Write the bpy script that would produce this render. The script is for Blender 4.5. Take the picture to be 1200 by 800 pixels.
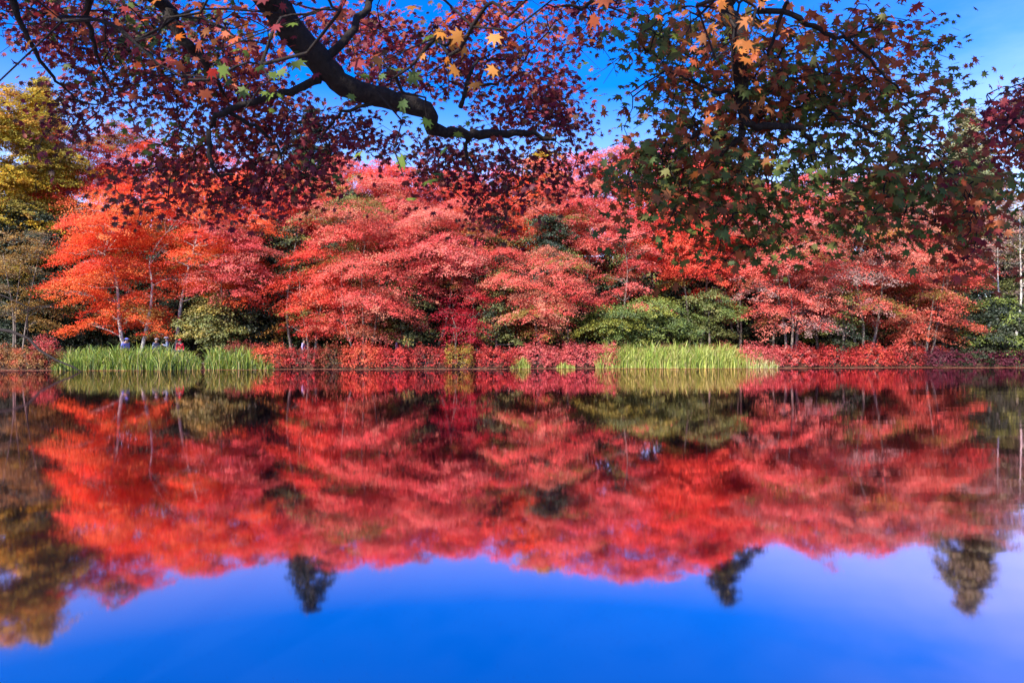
import bpy, bmesh, math, random
import numpy as np
from mathutils import Vector

for _o in list(bpy.data.objects):
    bpy.data.objects.remove(_o, do_unlink=True)
S = bpy.context.scene
COL = S.collection
rng = np.random.default_rng(11)
random.seed(11)
R = math.radians

# ------------------------------------------------------------------ camera
CAM_H, F, HX, HY = 1.5, 800.0, 600.0, 405.0      # metres, pixels of a 1200 px wide picture
cam = bpy.data.objects.new('camera', bpy.data.cameras.new('camera'))
COL.objects.link(cam)
cam.location = (0, 0, CAM_H)
cam.rotation_euler = (R(90), 0, 0)
cam.data.lens, cam.data.sensor_width = 24, 36
cam.data.shift_y = 5 / 1200
cam.data.clip_end = 3000
cam.data.dof.use_dof = True
cam.data.dof.focus_distance = 30
cam.data.dof.aperture_fstop = 9
S.camera = cam

# ------------------------------------------------------------------ sky, sun, exposure
SUN_EL, SUN_AZ_BACK_LEFT = 40.0, 32.0            # sun behind the camera, to its left
sd = Vector((-math.sin(R(SUN_AZ_BACK_LEFT)) * math.cos(R(SUN_EL)),
             -math.cos(R(SUN_AZ_BACK_LEFT)) * math.cos(R(SUN_EL)), math.sin(R(SUN_EL))))
W = bpy.data.worlds.new('World'); S.world = W; W.use_nodes = True
nt = W.node_tree; nt.nodes.clear()
sky = nt.nodes.new('ShaderNodeTexSky'); sky.sky_type = 'NISHITA'; sky.sun_disc = False
sky.sun_elevation = R(SUN_EL); sky.sun_rotation = math.atan2(sd.x, sd.y)
sky.altitude = 950; sky.air_density = 1.0; sky.dust_density = 0.6; sky.ozone_density = 2.5
hs = nt.nodes.new('ShaderNodeHueSaturation'); hs.inputs['Saturation'].default_value = 1.32
hs.inputs['Value'].default_value = 1.15; hs.inputs['Hue'].default_value = 0.522
bg = nt.nodes.new('ShaderNodeBackground'); bg.inputs['Strength'].default_value = 0.15
wo = nt.nodes.new('ShaderNodeOutputWorld')
nt.links.new(sky.outputs[0], hs.inputs['Color'])
# thin high cloud low in the sky, thickest to the right
tc = nt.nodes.new('ShaderNodeTexCoord')
mp = nt.nodes.new('ShaderNodeMapping'); mp.inputs['Scale'].default_value = (1.6, 1.6, 5.0)
nz = nt.nodes.new('ShaderNodeTexNoise'); nz.inputs['Scale'].default_value = 2.2; nz.inputs['Detail'].default_value = 6
nz.inputs['Roughness'].default_value = 0.6
sx = nt.nodes.new('ShaderNodeSeparateXYZ')
nt.links.new(tc.outputs['Generated'], mp.inputs['Vector']); nt.links.new(mp.outputs[0], nz.inputs['Vector'])
nt.links.new(tc.outputs['Generated'], sx.inputs[0])
rs = nt.nodes.new('ShaderNodeMapRange')          # deeper blue higher up
rs.inputs[1].default_value = 0.22; rs.inputs[2].default_value = 0.42; rs.inputs[3].default_value = 1.16; rs.inputs[4].default_value = 1.66
nt.links.new(sx.outputs['Z'], rs.inputs[0]); nt.links.new(rs.outputs[0], hs.inputs['Saturation'])
rr = nt.nodes.new('ShaderNodeMapRange'); rr.inputs[1].default_value = 0.28; rr.inputs[2].default_value = 0.62
nt.links.new(sx.outputs['X'], rr.inputs[0])
rz = nt.nodes.new('ShaderNodeMapRange'); rz.inputs[1].default_value = 0.55; rz.inputs[2].default_value = 0.12
nt.links.new(sx.outputs['Z'], rz.inputs[0])
rn = nt.nodes.new('ShaderNodeMapRange'); rn.inputs[1].default_value = 0.35; rn.inputs[2].default_value = 0.7
nt.links.new(nz.outputs[0], rn.inputs[0])
def wmath(op, a, b):
    n = nt.nodes.new('ShaderNodeMath'); n.operation = op; n.use_clamp = True
    for i, v in enumerate((a, b)):
        if isinstance(v, float): n.inputs[i].default_value = v
        else: nt.links.new(v, n.inputs[i])
    return n.outputs[0]
cl = wmath('MULTIPLY', wmath('MULTIPLY', wmath('ADD', wmath('MULTIPLY', rr.outputs[0], 0.17), 0.01), rz.outputs[0]), rn.outputs[0])
mx = nt.nodes.new('ShaderNodeMixRGB'); mx.inputs[2].default_value = (9.5, 10.0, 10.6, 1)
nt.links.new(cl, mx.inputs[0]); nt.links.new(hs.outputs[0], mx.inputs[1])
nt.links.new(mx.outputs[0], bg.inputs['Color']); nt.links.new(bg.outputs[0], wo.inputs['Surface'])

sun = bpy.data.objects.new('sun', bpy.data.lights.new('sun', 'SUN'))
COL.objects.link(sun)
sun.data.energy = 5.0; sun.data.angle = R(0.53); sun.data.color = (1.0, 0.95, 0.87)
sun.rotation_euler = sd.to_track_quat('Z', 'Y').to_euler()
sun.location = sd * 60

S.view_settings.view_transform = 'Standard'; S.view_settings.look = 'None'
S.view_settings.exposure = 1.2; S.view_settings.gamma = 1.0
S.cycles.max_bounces = 6; S.cycles.diffuse_bounces = 3; S.cycles.glossy_bounces = 3
S.cycles.transmission_bounces = 4; S.cycles.transparent_max_bounces = 4
S.cycles.caustics_reflective = False; S.cycles.caustics_refractive = False
S.cycles.use_denoising = True
S.cycles.sample_clamp_indirect = 6

# ------------------------------------------------------------------ helpers
def P(px, py, Y):
    """point in the world seen in the photograph at px, py, standing Y metres away"""
    return np.array([(px - HX) / F * Y, Y, CAM_H + (HY - py) / F * Y])

def tag(o, label=None, cat=None, group=None, kind=None):
    if label: o['label'] = label
    if cat: o['category'] = cat
    if group: o['group'] = group
    if kind: o['kind'] = kind
    return o

def empty(name, loc):
    o = bpy.data.objects.new(name, None); COL.objects.link(o); o.location = loc
    o.empty_display_size = 0.3
    return o

def link_mesh(name, me, mat, parent=None):
    o = bpy.data.objects.new(name, me); COL.objects.link(o)
    if mat: me.materials.append(mat)
    if parent:
        o.parent = parent
        o.location = -Vector(parent.location)
    return o

def raw_mesh(name, V, faces_n, L, nface):
    me = bpy.data.meshes.new(name)
    me.vertices.add(len(V)); me.vertices.foreach_set('co', np.ascontiguousarray(V, dtype=np.float32).ravel())
    me.loops.add(len(L)); me.loops.foreach_set('vertex_index', np.ascontiguousarray(L, dtype=np.int32))
    me.polygons.add(nface)
    me.polygons.foreach_set('loop_start', np.arange(nface, dtype=np.int32) * faces_n)
    me.update(calc_edges=True)
    return me

def norm(a):
    return a / np.maximum(np.linalg.norm(a, axis=-1, keepdims=True), 1e-9)

def leaf_quads(name, pos, nrm, size, col, mat, parent=None, aspect=0.55, axis=None):
    """many small leaf sprays, each a bent rhombus, in one mesh"""
    n = len(pos)
    nrm = norm(nrm)
    t = rng.normal(size=(n, 3)) if axis is None else axis + rng.normal(size=(n, 3)) * 0.5
    t = norm(t - (t * nrm).sum(1, keepdims=True) * nrm)
    b = np.cross(nrm, t)
    s = size[:, None]
    asp = aspect * rng.uniform(0.7, 1.3, (n, 1))
    V = np.stack([pos - t * s, pos + b * s * asp + nrm * s * 0.18, pos + t * s, pos - b * s * asp + nrm * s * 0.18], 1).reshape(-1, 3)
    me = raw_mesh(name, V, 4, np.arange(4 * n), n)
    c = np.ones((n, 4), np.float32); c[:, :3] = np.clip(col, 0.002, 0.95)
    me.attributes.new('Col', 'FLOAT_COLOR', 'FACE').data.foreach_set('color', c.ravel())
    return link_mesh(name, me, mat, parent)

_ang = [0, 19, 40, 60, 80, 102, 126, 180, 234, 258, 280, 300, 320, 341]
_rad = [1, .46, .95, .44, .78, .36, .5, .14, .5, .36, .78, .44, .95, .46]
TPL = [(0, 0.05, 0.0)] + [(r * math.sin(R(a)), r * math.cos(R(a)), -0.22 * r * r) for a, r in zip(_ang, _rad)]
TPL += [(0.02, -0.05, 0), (-0.02, -0.05, 0), (0.0, -0.75, 0.1)]
TPL = np.array(TPL)
TRI = [(0, i, i % 14 + 1) for i in range(1, 15)] + [(15, 16, 17)]
TRI = np.array(TRI)

def maple_leaves(name, pos, nrm, size, col, mat, parent=None, droop=0.5):
    """palmate leaves with pointed lobes, each leaf 15 triangles"""
    n = len(pos); nrm = norm(nrm)
    d = rng.normal(size=(n, 3)); d[:, 2] -= droop * 2
    y = norm(d - (d * nrm).sum(1, keepdims=True) * nrm)
    x = np.cross(y, nrm)
    cur = rng.uniform(0.2, 1.5, (n, 1, 1))
    T = TPL[None]
    V = (pos[:, None] + size[:, None, None] * (T[..., 0:1] * x[:, None] * rng.uniform(.8, 1.1, (n, 1, 1)) + T[..., 1:2] * y[:, None] + cur * T[..., 2:3] * nrm[:, None]))
    k = len(TPL)
    L = (TRI.ravel()[None] + (np.arange(n) * k)[:, None]).ravel()
    me = raw_mesh(name, V.reshape(-1, 3), 3, L, n * len(TRI))
    c = np.ones((n, len(TRI), 4), np.float32); c[..., :3] = np.clip(col, 0.002, 0.95)[:, None]
    me.attributes.new('Col', 'FLOAT_COLOR', 'FACE').data.foreach_set('color', c.ravel())
    return link_mesh(name, me, mat, parent)

class MB:
    """collects tubes and patches, builds one mesh"""
    def __init__(s): s.v, s.f = [], []
    def tube(s, pts, rad, n=7, cap=True):
        pts = [Vector(p) for p in pts]; m = len(pts); o = len(s.v)
        if not hasattr(rad, '__len__'): rad = [rad] * m
        up = Vector((0.31, 0.17, 0.93))
        for i, p in enumerate(pts):
            d = (pts[min(i + 1, m - 1)] - pts[max(i - 1, 0)])
            d = d.normalized() if d.length > 1e-9 else Vector((0, 0, 1))
            a = d.cross(up)
            if a.length < 0.1: a = d.cross(Vector((1, 0, 0)))
            a.normalize(); b = d.cross(a)
            for k in range(n):
                w = 2 * math.pi * k / n
                s.v.append(p + (a * math.cos(w) + b * math.sin(w)) * rad[i])
        for i in range(m - 1):
            for k in range(n):
                q = (k + 1) % n
                s.f.append((o + i * n + k, o + i * n + q, o + (i + 1) * n + q, o + (i + 1) * n + k))
        if cap:
            s.f.append(tuple(o + k for k in reversed(range(n)))); s.f.append(tuple(o + (m - 1) * n + k for k in range(n)))
        return s
    def box(s, c, sz):
        o = len(s.v); x, y, z = [q / 2 for q in sz]
        s.v += [Vector(c) + Vector((i * x, j * y, k * z)) for i in (-1, 1) for j in (-1, 1) for k in (-1, 1)]
        s.f += [tuple(o + q for q in f) for f in ((0, 1, 3, 2), (4, 6, 7, 5), (0, 4, 5, 1), (2, 3, 7, 6), (0, 2, 6, 4), (1, 5, 7, 3))]
        return s
    def ball(s, c, r, nu=10, nv=7, sc=(1, 1, 1), z0=-1.0):
        o = len(s.v); c = Vector(c)
        for j in range(nv + 1):
            ph = math.asin(max(-1, min(1, z0 + (1 - z0) * 0.0))) + (math.pi / 2 - math.asin(z0)) * j / nv
            for i in range(nu):
                th = 2 * math.pi * i / nu
                s.v.append(c + Vector((math.cos(th) * math.cos(ph) * sc[0], math.sin(th) * math.cos(ph) * sc[1], math.sin(ph) * sc[2])) * r)
        for j in range(nv):
            for i in range(nu):
                q = (i + 1) % nu
                s.f.append((o + j * nu + i, o + j * nu + q, o + (j + 1) * nu + q, o + (j + 1) * nu + i))
        return s
    def build(s, name, mat, parent=None, smooth=True):
        me = bpy.data.meshes.new(name); me.from_pydata([tuple(v) for v in s.v], [], s.f); me.update()
        if smooth: me.polygons.foreach_set('use_smooth', [True] * len(me.polygons))
        return link_mesh(name, me, mat, parent)

def curve_pts(p0, p1, sag=0.0, wob=0.1, n=6, seed=None):
    p0, p1 = np.array(p0, float), np.array(p1, float)
    L = np.linalg.norm(p1 - p0)
    w1 = rng.normal(size=3) * wob * L; w2 = rng.normal(size=3) * wob * L * 0.5
    out = []
    for i in range(n):
        t = i / (n - 1)
        q = p0 + (p1 - p0) * t + w1 * math.sin(math.pi * t) + w2 * math.sin(2 * math.pi * t)
        q[2] += sag * L * math.sin(math.pi * t)
        out.append(q)
    return out

# ------------------------------------------------------------------ materials
def mat(name):
    m = bpy.data.materials.new(name); m.use_nodes = True
    t = m.node_tree; t.nodes.clear()
    o = t.nodes.new('ShaderNodeOutputMaterial')
    return m, t, o

def leaf_mat(name, trans=0.35, gloss=0.012, rough=0.6, tint=(1.15, 1.0, 0.8)):
    m, t, o = mat(name)
    a = t.nodes.new('ShaderNodeAttribute'); a.attribute_name = 'Col'
    d = t.nodes.new('ShaderNodeBsdfDiffuse'); tr = t.nodes.new('ShaderNodeBsdfTranslucent')
    mu = t.nodes.new('ShaderNodeMixRGB'); mu.blend_type = 'MULTIPLY'; mu.inputs[0].default_value = 1
    mu.inputs[2].default_value = (*tint, 1)
    t.links.new(a.outputs['Color'], d.inputs['Color']); t.links.new(a.outputs['Color'], mu.inputs[1])
    t.links.new(mu.outputs[0], tr.inputs['Color'])
    m1 = t.nodes.new('ShaderNodeMixShader'); m1.inputs[0].default_value = trans
    t.links.new(d.outputs[0], m1.inputs[1]); t.links.new(tr.outputs[0], m1.inputs[2])
    g = t.nodes.new('ShaderNodeBsdfGlossy'); g.inputs['Roughness'].default_value = rough
    m2 = t.nodes.new('ShaderNodeMixShader'); m2.inputs[0].default_value = gloss
    t.links.new(m1.outputs[0], m2.inputs[1]); t.links.new(g.outputs[0], m2.inputs[2])
    t.links.new(m2.outputs[0], o.inputs['Surface'])
    return m

def noise_mat(name, c0, c1, scale=6.0, rough=0.9, bump=0.3, stretch=(1, 1, 1), lo=0.35, hi=0.65):
    m, t, o = mat(name)
    p = t.nodes.new('ShaderNodeBsdfPrincipled'); p.inputs['Roughness'].default_value = rough
    p.inputs['Specular IOR Level'].default_value = 0.2
    tc = t.nodes.new('ShaderNodeTexCoord'); mp = t.nodes.new('ShaderNodeMapping'); mp.inputs['Scale'].default_value = stretch
    n = t.nodes.new('ShaderNodeTexNoise'); n.inputs['Scale'].default_value = scale; n.inputs['Detail'].default_value = 8
    n.inputs['Roughness'].default_value = 0.65
    r = t.nodes.new('ShaderNodeValToRGB')
    r.color_ramp.elements[0].position = lo; r.color_ramp.elements[0].color = (*c0, 1)
    r.color_ramp.elements[1].position = hi; r.color_ramp.elements[1].color = (*c1, 1)
    t.links.new(tc.outputs['Object'], mp.inputs[0]); t.links.new(mp.outputs[0], n.inputs['Vector'])
    t.links.new(n.outputs[0], r.inputs[0]); t.links.new(r.outputs[0], p.inputs['Base Color'])
    if bump:
        b = t.nodes.new('ShaderNodeBump'); b.inputs['Strength'].default_value = bump; b.inputs['Distance'].default_value = 0.05
        t.links.new(n.outputs[0], b.inputs['Height']); t.links.new(b.outputs[0], p.inputs['Normal'])
    t.links.new(p.outputs[0], o.inputs['Surface'])
    return m

M_LEAF = leaf_mat('autumn_leaf')
M_NEEDLE = leaf_mat('evergreen_leaf', trans=0.15, gloss=0.04, tint=(1.1, 1.1, 0.6))
M_REED = leaf_mat('reed_leaf', trans=0.3, gloss=0.05, tint=(1.1, 1.15, 0.5))
M_NEAR = leaf_mat('near_maple_leaf', trans=0.5, gloss=0.02, tint=(1.3, 1.0, 0.8))
M_BARK_PALE = noise_mat('pale_grey_bark', (0.34, 0.30, 0.26), (0.66, 0.61, 0.54), 5, stretch=(4, 4, 1))
M_BARK = noise_mat('grey_brown_bark', (0.10, 0.075, 0.06), (0.26, 0.21, 0.17), 5, stretch=(4, 4, 1))
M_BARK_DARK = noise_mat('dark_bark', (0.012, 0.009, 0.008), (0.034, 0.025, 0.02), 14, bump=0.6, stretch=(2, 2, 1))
M_GROUND = noise_mat('leaf_litter_ground', (0.03, 0.02, 0.013), (0.11, 0.05, 0.03), 3.0)
M_PATH = noise_mat('gravel_path', (0.20, 0.17, 0.14), (0.32, 0.28, 0.24), 9.0)

# water: dark pond that mirrors the far bank, faint ripples, rougher to the right
m, t, o = mat('pond_water')
tcw = t.nodes.new('ShaderNodeTexCoord')
mpw = t.nodes.new('ShaderNodeMapping'); mpw.inputs['Scale'].default_value = (0.12, 0.60, 1)
nw = t.nodes.new('ShaderNodeTexNoise'); nw.inputs['Scale'].default_value = 2.2; nw.inputs['Detail'].default_value = 3
mpb = t.nodes.new('ShaderNodeMapping'); mpb.inputs['Scale'].default_value = (0.08, 0.16, 1)
nb = t.nodes.new('ShaderNodeTexNoise'); nb.inputs['Scale'].default_value = 1.0; nb.inputs['Detail'].default_value = 2
t.links.new(tcw.outputs['Object'], mpw.inputs[0]); t.links.new(mpw.outputs[0], nw.inputs['Vector'])
t.links.new(tcw.outputs['Object'], mpb.inputs[0]); t.links.new(mpb.outputs[0], nb.inputs['Vector'])
sxw = t.nodes.new('ShaderNodeSeparateXYZ'); t.links.new(tcw.outputs['Object'], sxw.inputs[0])
rx = t.nodes.new('ShaderNodeMapRange'); rx.inputs[1].default_value = 2.0; rx.inputs[2].default_value = 20.0
rx.inputs[3].default_value = 0.02; rx.inputs[4].default_value = 0.30
t.links.new(sxw.outputs['X'], rx.inputs[0])
bw = t.nodes.new('ShaderNodeBump'); bw.inputs['Distance'].default_value = 0.03
mb_ = t.nodes.new('ShaderNodeMath'); mb_.operation = 'MULTIPLY'
rb = t.nodes.new('ShaderNodeMapRange'); rb.inputs[1].default_value = 0.35; rb.inputs[2].default_value = 0.65; rb.inputs[3].default_value = 0.35
t.links.new(nb.outputs[0], rb.inputs[0])
t.links.new(rx.outputs[0], mb_.inputs[0]); t.links.new(rb.outputs[0], mb_.inputs[1])
t.links.new(mb_.outputs[0], bw.inputs['Strength']); t.links.new(nw.outputs[0], bw.inputs['Height'])
gw = t.nodes.new('ShaderNodeBsdfGlossy'); gw.inputs['Roughness'].default_value = 0.040
gw.inputs['Color'].default_value = (0.95, 0.63, 0.74, 1)
t.links.new(bw.outputs[0], gw.inputs['Normal'])
dw = t.nodes.new('ShaderNodeBsdfDiffuse'); dw.inputs['Color'].default_value = (0.004, 0.010, 0.022, 1)
lw = t.nodes.new('ShaderNodeFresnel'); lw.inputs['IOR'].default_value = 1.9
rl = t.nodes.new('ShaderNodeMapRange'); rl.inputs[1].default_value = 0.05; rl.inputs[2].default_value = 0.6
rl.inputs[3].default_value = 0.66; rl.inputs[4].default_value = 0.97
t.links.new(lw.outputs[0], rl.inputs[0])
mw = t.nodes.new('ShaderNodeMixShader'); t.links.new(rl.outputs[0], mw.inputs[0])
t.links.new(dw.outputs[0], mw.inputs[1]); t.links.new(gw.outputs[0], mw.inputs[2]); t.links.new(mw.outputs[0], o.inputs['Surface'])
M_WATER = m

# ------------------------------------------------------------------ terrain and pond
def shore(x):
    """distance of the far shore line at world x"""
    return 44.4 + 0.085 * np.asarray(x, float) + 0.35 * np.sin(np.asarray(x, float) * 0.31) + 0.2 * np.sin(np.asarray(x, float) * 0.93 + 1)

def ground_z(x, y):
    x = np.asarray(x, float); y = np.asarray(y, float)
    d_far = y - shore(x); d_near = -1.2 - y
    d_side = np.abs(x) - 75
    d = np.maximum(np.maximum(d_far, d_near), d_side)       # >0 on land
    z = np.where(d < 0, np.maximum(-1.2, d * 0.5 - 0.1), np.minimum(0.30, -0.06 + d * 0.6))
    z = z + np.where(d > 6, (np.clip(d - 6, 0, 200)) * 0.045, 0)
    z = z + np.clip(y - 82, 0, 70) * 0.22 * np.clip((110 - np.abs(x)) / 40, 0.3, 1)
    return z

xs = np.unique(np.concatenate([np.linspace(-900, -80, 18), np.linspace(-80, 80, 161), np.linspace(80, 900, 18)]))
ys = np.unique(np.concatenate([np.linspace(-500, -10, 14), np.linspace(-10, 36, 30), np.linspace(36, 60, 97), np.linspace(60, 100, 20), np.linspace(100, 900, 18)]))
X, Y = np.meshgrid(xs, ys)
Z = ground_z(X, Y)
V = np.stack([X, Y, Z], -1).reshape(-1, 3)
nx, ny = len(xs), len(ys)
ii = (np.arange(ny - 1)[:, None] * nx + np.arange(nx - 1)[None]).ravel()
L = np.stack([ii, ii + 1, ii + nx + 1, ii + nx], 1).ravel()
me = raw_mesh('ground', V, 4, L, len(ii)); me.polygons.foreach_set('use_smooth', [True] * len(ii))
tag(link_mesh('ground', me, M_GROUND), kind='structure')

wv = np.array([(-90, -14, 0), (90, -14, 0), (90, 54, 0), (-90, 54, 0)], float)
tag(link_mesh('water', raw_mesh('water', wv, 4, np.arange(4), 1), M_WATER), kind='structure')

px_ = np.linspace(-40, 48, 60); pv = []
for x in px_:
    for q in (3.2, 5.0):
        y = float(shore(x)) + q; pv.append((x, y, float(ground_z(x, y)) + 0.012))
pl = np.array([(2 * i, 2 * i + 2, 2 * i + 3, 2 * i + 1) for i in range(59)]).ravel()
tag(link_mesh('path', raw_mesh('path', np.array(pv), 4, pl, 59), M_PATH), kind='structure')

# ------------------------------------------------------------------ trees of the far bank
RED = [(0.66, 0.040, 0.035), (0.70, 0.065, 0.04), (0.60, 0.03, 0.045), (0.68, 0.10, 0.05)]
ORANGE = [(0.76, 0.085, 0.03), (0.78, 0.13, 0.035), (0.72, 0.055, 0.03), (0.72, 0.17, 0.05)]
PINK = [(0.66, 0.075, 0.075), (0.68, 0.13, 0.11), (0.62, 0.05, 0.06), (0.66, 0.17, 0.12)]
SALMON = [(0.60, 0.16, 0.11), (0.66, 0.11, 0.08), (0.55, 0.20, 0.12), (0.64, 0.07, 0.06)]
RUST = [(0.42, 0.09, 0.05), (0.50, 0.11, 0.06), (0.36, 0.10, 0.06), (0.55, 0.09, 0.06)]
CRIMSON = [(0.46, 0.018, 0.03), (0.54, 0.03, 0.035), (0.36, 0.015, 0.03)]
def coral(pal, g=0.035, b=0.014):
    return [(r_ * 1.13, g_ + g, b_ + b) for r_, g_, b_ in pal]
RED, ORANGE, PINK, SALMON, RUST, CRIMSON = coral(RED), coral(ORANGE, 0.03, 0.01), coral(PINK, 0.05, 0.035), coral(SALMON, 0.03, 0.02), coral(RUST, 0.02), coral(CRIMSON, 0.01)
YELLOW = [(0.62, 0.40, 0.04), (0.58, 0.42, 0.05), (0.46, 0.38, 0.05), (0.55, 0.29, 0.05)]
OLIVE = [(0.16, 0.17, 0.04), (0.21, 0.19, 0.045), (0.12, 0.14, 0.04), (0.28, 0.22, 0.04)]
LIME = [(0.17, 0.21, 0.035), (0.13, 0.17, 0.03), (0.085, 0.125, 0.03), (0.27, 0.27, 0.035)]
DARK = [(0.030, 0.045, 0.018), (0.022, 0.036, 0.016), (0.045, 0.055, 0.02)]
BROWN = [(0.30, 0.13, 0.05), (0.36, 0.17, 0.05), (0.22, 0.11, 0.05)]
GREYPINK = [(0.42, 0.26, 0.22), (0.46, 0.22, 0.18), (0.36, 0.26, 0.22)]

TURN = [(0.34, 0.17, 0.04), (0.26, 0.19, 0.04), (0.46, 0.20, 0.05), (0.40, 0.12, 0.06), (0.20, 0.17, 0.04)]
def pads_to_leaves(pads, size, dens, palette, jitter, mix, turning=False):
    """pads: (centre, radius, thickness, outward) -> arrays of leaves"""
    PO, NO, SZ, CO = [], [], [], []
    pal = np.array(palette)
    for c, r, th, out in pads:
        nsp = max(6, int(17 * r * r * dens))                    # sprays
        rad = np.sqrt(rng.uniform(0.02, 1, nsp)); an = rng.uniform(0, 2 * math.pi, nsp)
        ph = rng.uniform(0, 6.28, 3)
        lob = 1 + 0.22 * np.sin(3 * an + ph[0]) + 0.16 * np.sin(5 * an + ph[1]) + 0.12 * np.sin(8 * an + ph[2])
        rr_ = rad * lob * r
        sp = np.stack([rr_ * np.cos(an), rr_ * np.sin(an), th * (1 - rad ** 2) + rng.normal(0, th * 0.28, nsp) - 0.22 * r * rad ** 2], 1)
        tl = np.array(out) * 0.30 + rng.normal(0, 0.20, 2)
        sp[:, 2] -= sp[:, 0] * tl[0] + sp[:, 1] * tl[1]      # leans out and down
        base = pal[rng.integers(len(pal))]
        if turning and rng.random() < 0.13: base = np.array(TURN[rng.integers(len(TURN))])
        cs = np.where(rng.random((nsp, 1)) < mix, pal[rng.integers(len(pal), size=nsp)], base) * rng.uniform(1 - jitter, 1 + jitter * 0.6, (nsp, 1))
        k = 50
        sr = rng.uniform(0.16, 0.46, (nsp, 1, 1))
        off = rng.normal(size=(nsp, k, 3)) * sr * np.array([0.62, 0.62, 0.20])
        dirs = np.stack([np.cos(an), np.sin(an), -0.45 * np.ones(nsp)], 1)[:, None] * rng.uniform(-0.5, 0.95, (nsp, k, 1)) * sr * 1.9
        p = np.array(c) + sp[:, None] + off + dirs
        nn = rng.normal(size=(nsp, k, 3)) * 0.42 + np.array([0, 0, 0.62]) + 0.35 * np.array([out[0], out[1], 0]) + 0.25 * np.stack([np.cos(an), np.sin(an), 0 * an], 1)[:, None]
        PO.append(p.reshape(-1, 3)); NO.append(nn.reshape(-1, 3))
        SZ.append(rng.uniform(0.65, 1.25, nsp * k) * size)
        CO.append((cs[:, None] * rng.uniform(0.87, 1.12, (nsp, k, 1)) * (1 + rng.normal(0, 0.05, (nsp, k, 3)))).reshape(-1, 3))
    return np.concatenate(PO), np.concatenate(NO), np.concatenate(SZ), np.concatenate(CO)

def far_tree(name, label, cat, base_px, Yd, box, palette, npads=18, stems=3, dens=1.0, profile='dome', bark=None,
             group=None, leaf=0.053, pad_r=None, jitter=0.3, mix=0.35, lm=None, rt=0.11, flat=0.20, crown_name='crown', depth=0.85, base_spread=0.25, twigs=True):
    px0, px1, pt, pb = box
    x0, x1 = (px0 - HX) / F * Yd, (px1 - HX) / F * Yd
    zt, zb = CAM_H + (HY - pt) / F * Yd, CAM_H + (HY - pb) / F * Yd
    cx, hw = (x0 + x1) / 2, (x1 - x0) / 2
    bx = (base_px - HX) / F * Yd
    gz = float(ground_z(bx, Yd))
    root = empty(name, (bx, Yd, gz))
    tag(root, label, cat, group)
    H = zt - zb
    pr = pad_r or max(0.7, min(1.9, hw * 0.42))
    pads = []
    for i in range(npads):
        tt = (i + rng.uniform(0.1, 0.9)) / npads
        if profile == 'dome':
            pf = (math.sin(math.pi * (0.15 + 0.62 * tt))) ** 0.8
        elif profile == 'cone':
            pf = max(0.04, 1 - tt ** 1.7) ** 0.9
        elif profile == 'column':
            pf = (1 - tt ** 3 * 0.8)
        else:
            pf = max(0.12, math.sqrt(max(0, 1 - tt ** 2)))
        a = i * 2.39996 + rng.uniform(-1.3, 1.3)
        q = math.sqrt(rng.uniform(0.12, 1)) * pf
        rp = pr * rng.uniform(0.75, 1.3) * (0.14 + 0.60 * pf if profile == 'cone' else 0.55 + 0.45 * pf)
        ex = max(0.05, hw - rp * 0.75)
        ox, oy = math.cos(a) * q, math.sin(a) * q
        c = (cx + ox * ex, Yd + oy * min(ex, 4.0) * depth, zb + pr * 0.25 + tt * (H - pr * 0.45))
        if name == 'maple_tree': c = (c[0] + rng.normal(0, 0.35), c[1], c[2] + rng.normal(0, 0.3))
        pads.append((c, rp, rp * flat * rng.uniform(0.6, 1.45), (ox, oy)))
    po, no, sz, co = pads_to_leaves(pads, leaf, dens, palette, jitter, mix, name == 'maple_tree')
    leaf_quads(crown_name, po, no, sz, co, lm or M_LEAF, root)
    mb = MB()
    nodes = []
    for s_ in range(stems):
        a = s_ * 2 * math.pi / stems + rng.uniform(-0.4, 0.4)
        top = (cx + math.cos(a) * hw * 0.30 * (stems > 1), Yd + math.sin(a) * hw * 0.25 * (stems > 1), zb + H * rng.uniform(0.5, 0.78))
        b0 = (bx + math.cos(a) * base_spread * (stems > 1), Yd + math.sin(a) * base_spread * (stems > 1), gz - 0.15)
        pts = curve_pts(b0, top, 0, 0.035, 9)
        rads = [rt * (1 - 0.75 * i / 8) * (1.25 if i == 0 else 1) for i in range(9)]
        mb.tube(pts, rads, 7); nodes += [(p, r) for p, r in zip(pts[2:], rads[2:])]
    NP = np.array([n_[0] for n_ in nodes])
    for c, r, th, out in pads:
        tgt = np.array(c) + np.array([0, 0, 0.02])
        d = np.linalg.norm((NP - tgt) * np.array([1, 1, 1.2]), axis=1) + np.where(NP[:, 2] > tgt[2] - 0.1, 2.0, 0)
        j = int(np.argmin(d))
        r0 = min(nodes[j][1] * 0.6, 0.05)
        pts = curve_pts(NP[j], tgt, 0.05, 0.05, 6)
        mb.tube(pts, [r0 * (1 - 0.65 * i / 5) for i in range(6)], 5, cap=False)
        if twigs:
            for _ in range(5):
                a = rng.uniform(0, 6.28); q = rng.uniform(0.5, 0.95) * r
                e = tgt + np.array([math.cos(a) * q, math.sin(a) * q, th * rng.uniform(-0.2, 0.7) - 0.1 * r])
                mb.tube(curve_pts(pts[rng.integers(3, 6)], e, 0.06, 0.06, 4), [0.016, 0.013, 0.01, 0.006], 4, cap=False)
    mb.build('trunk', bark or M_BARK, root)
    return root

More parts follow.
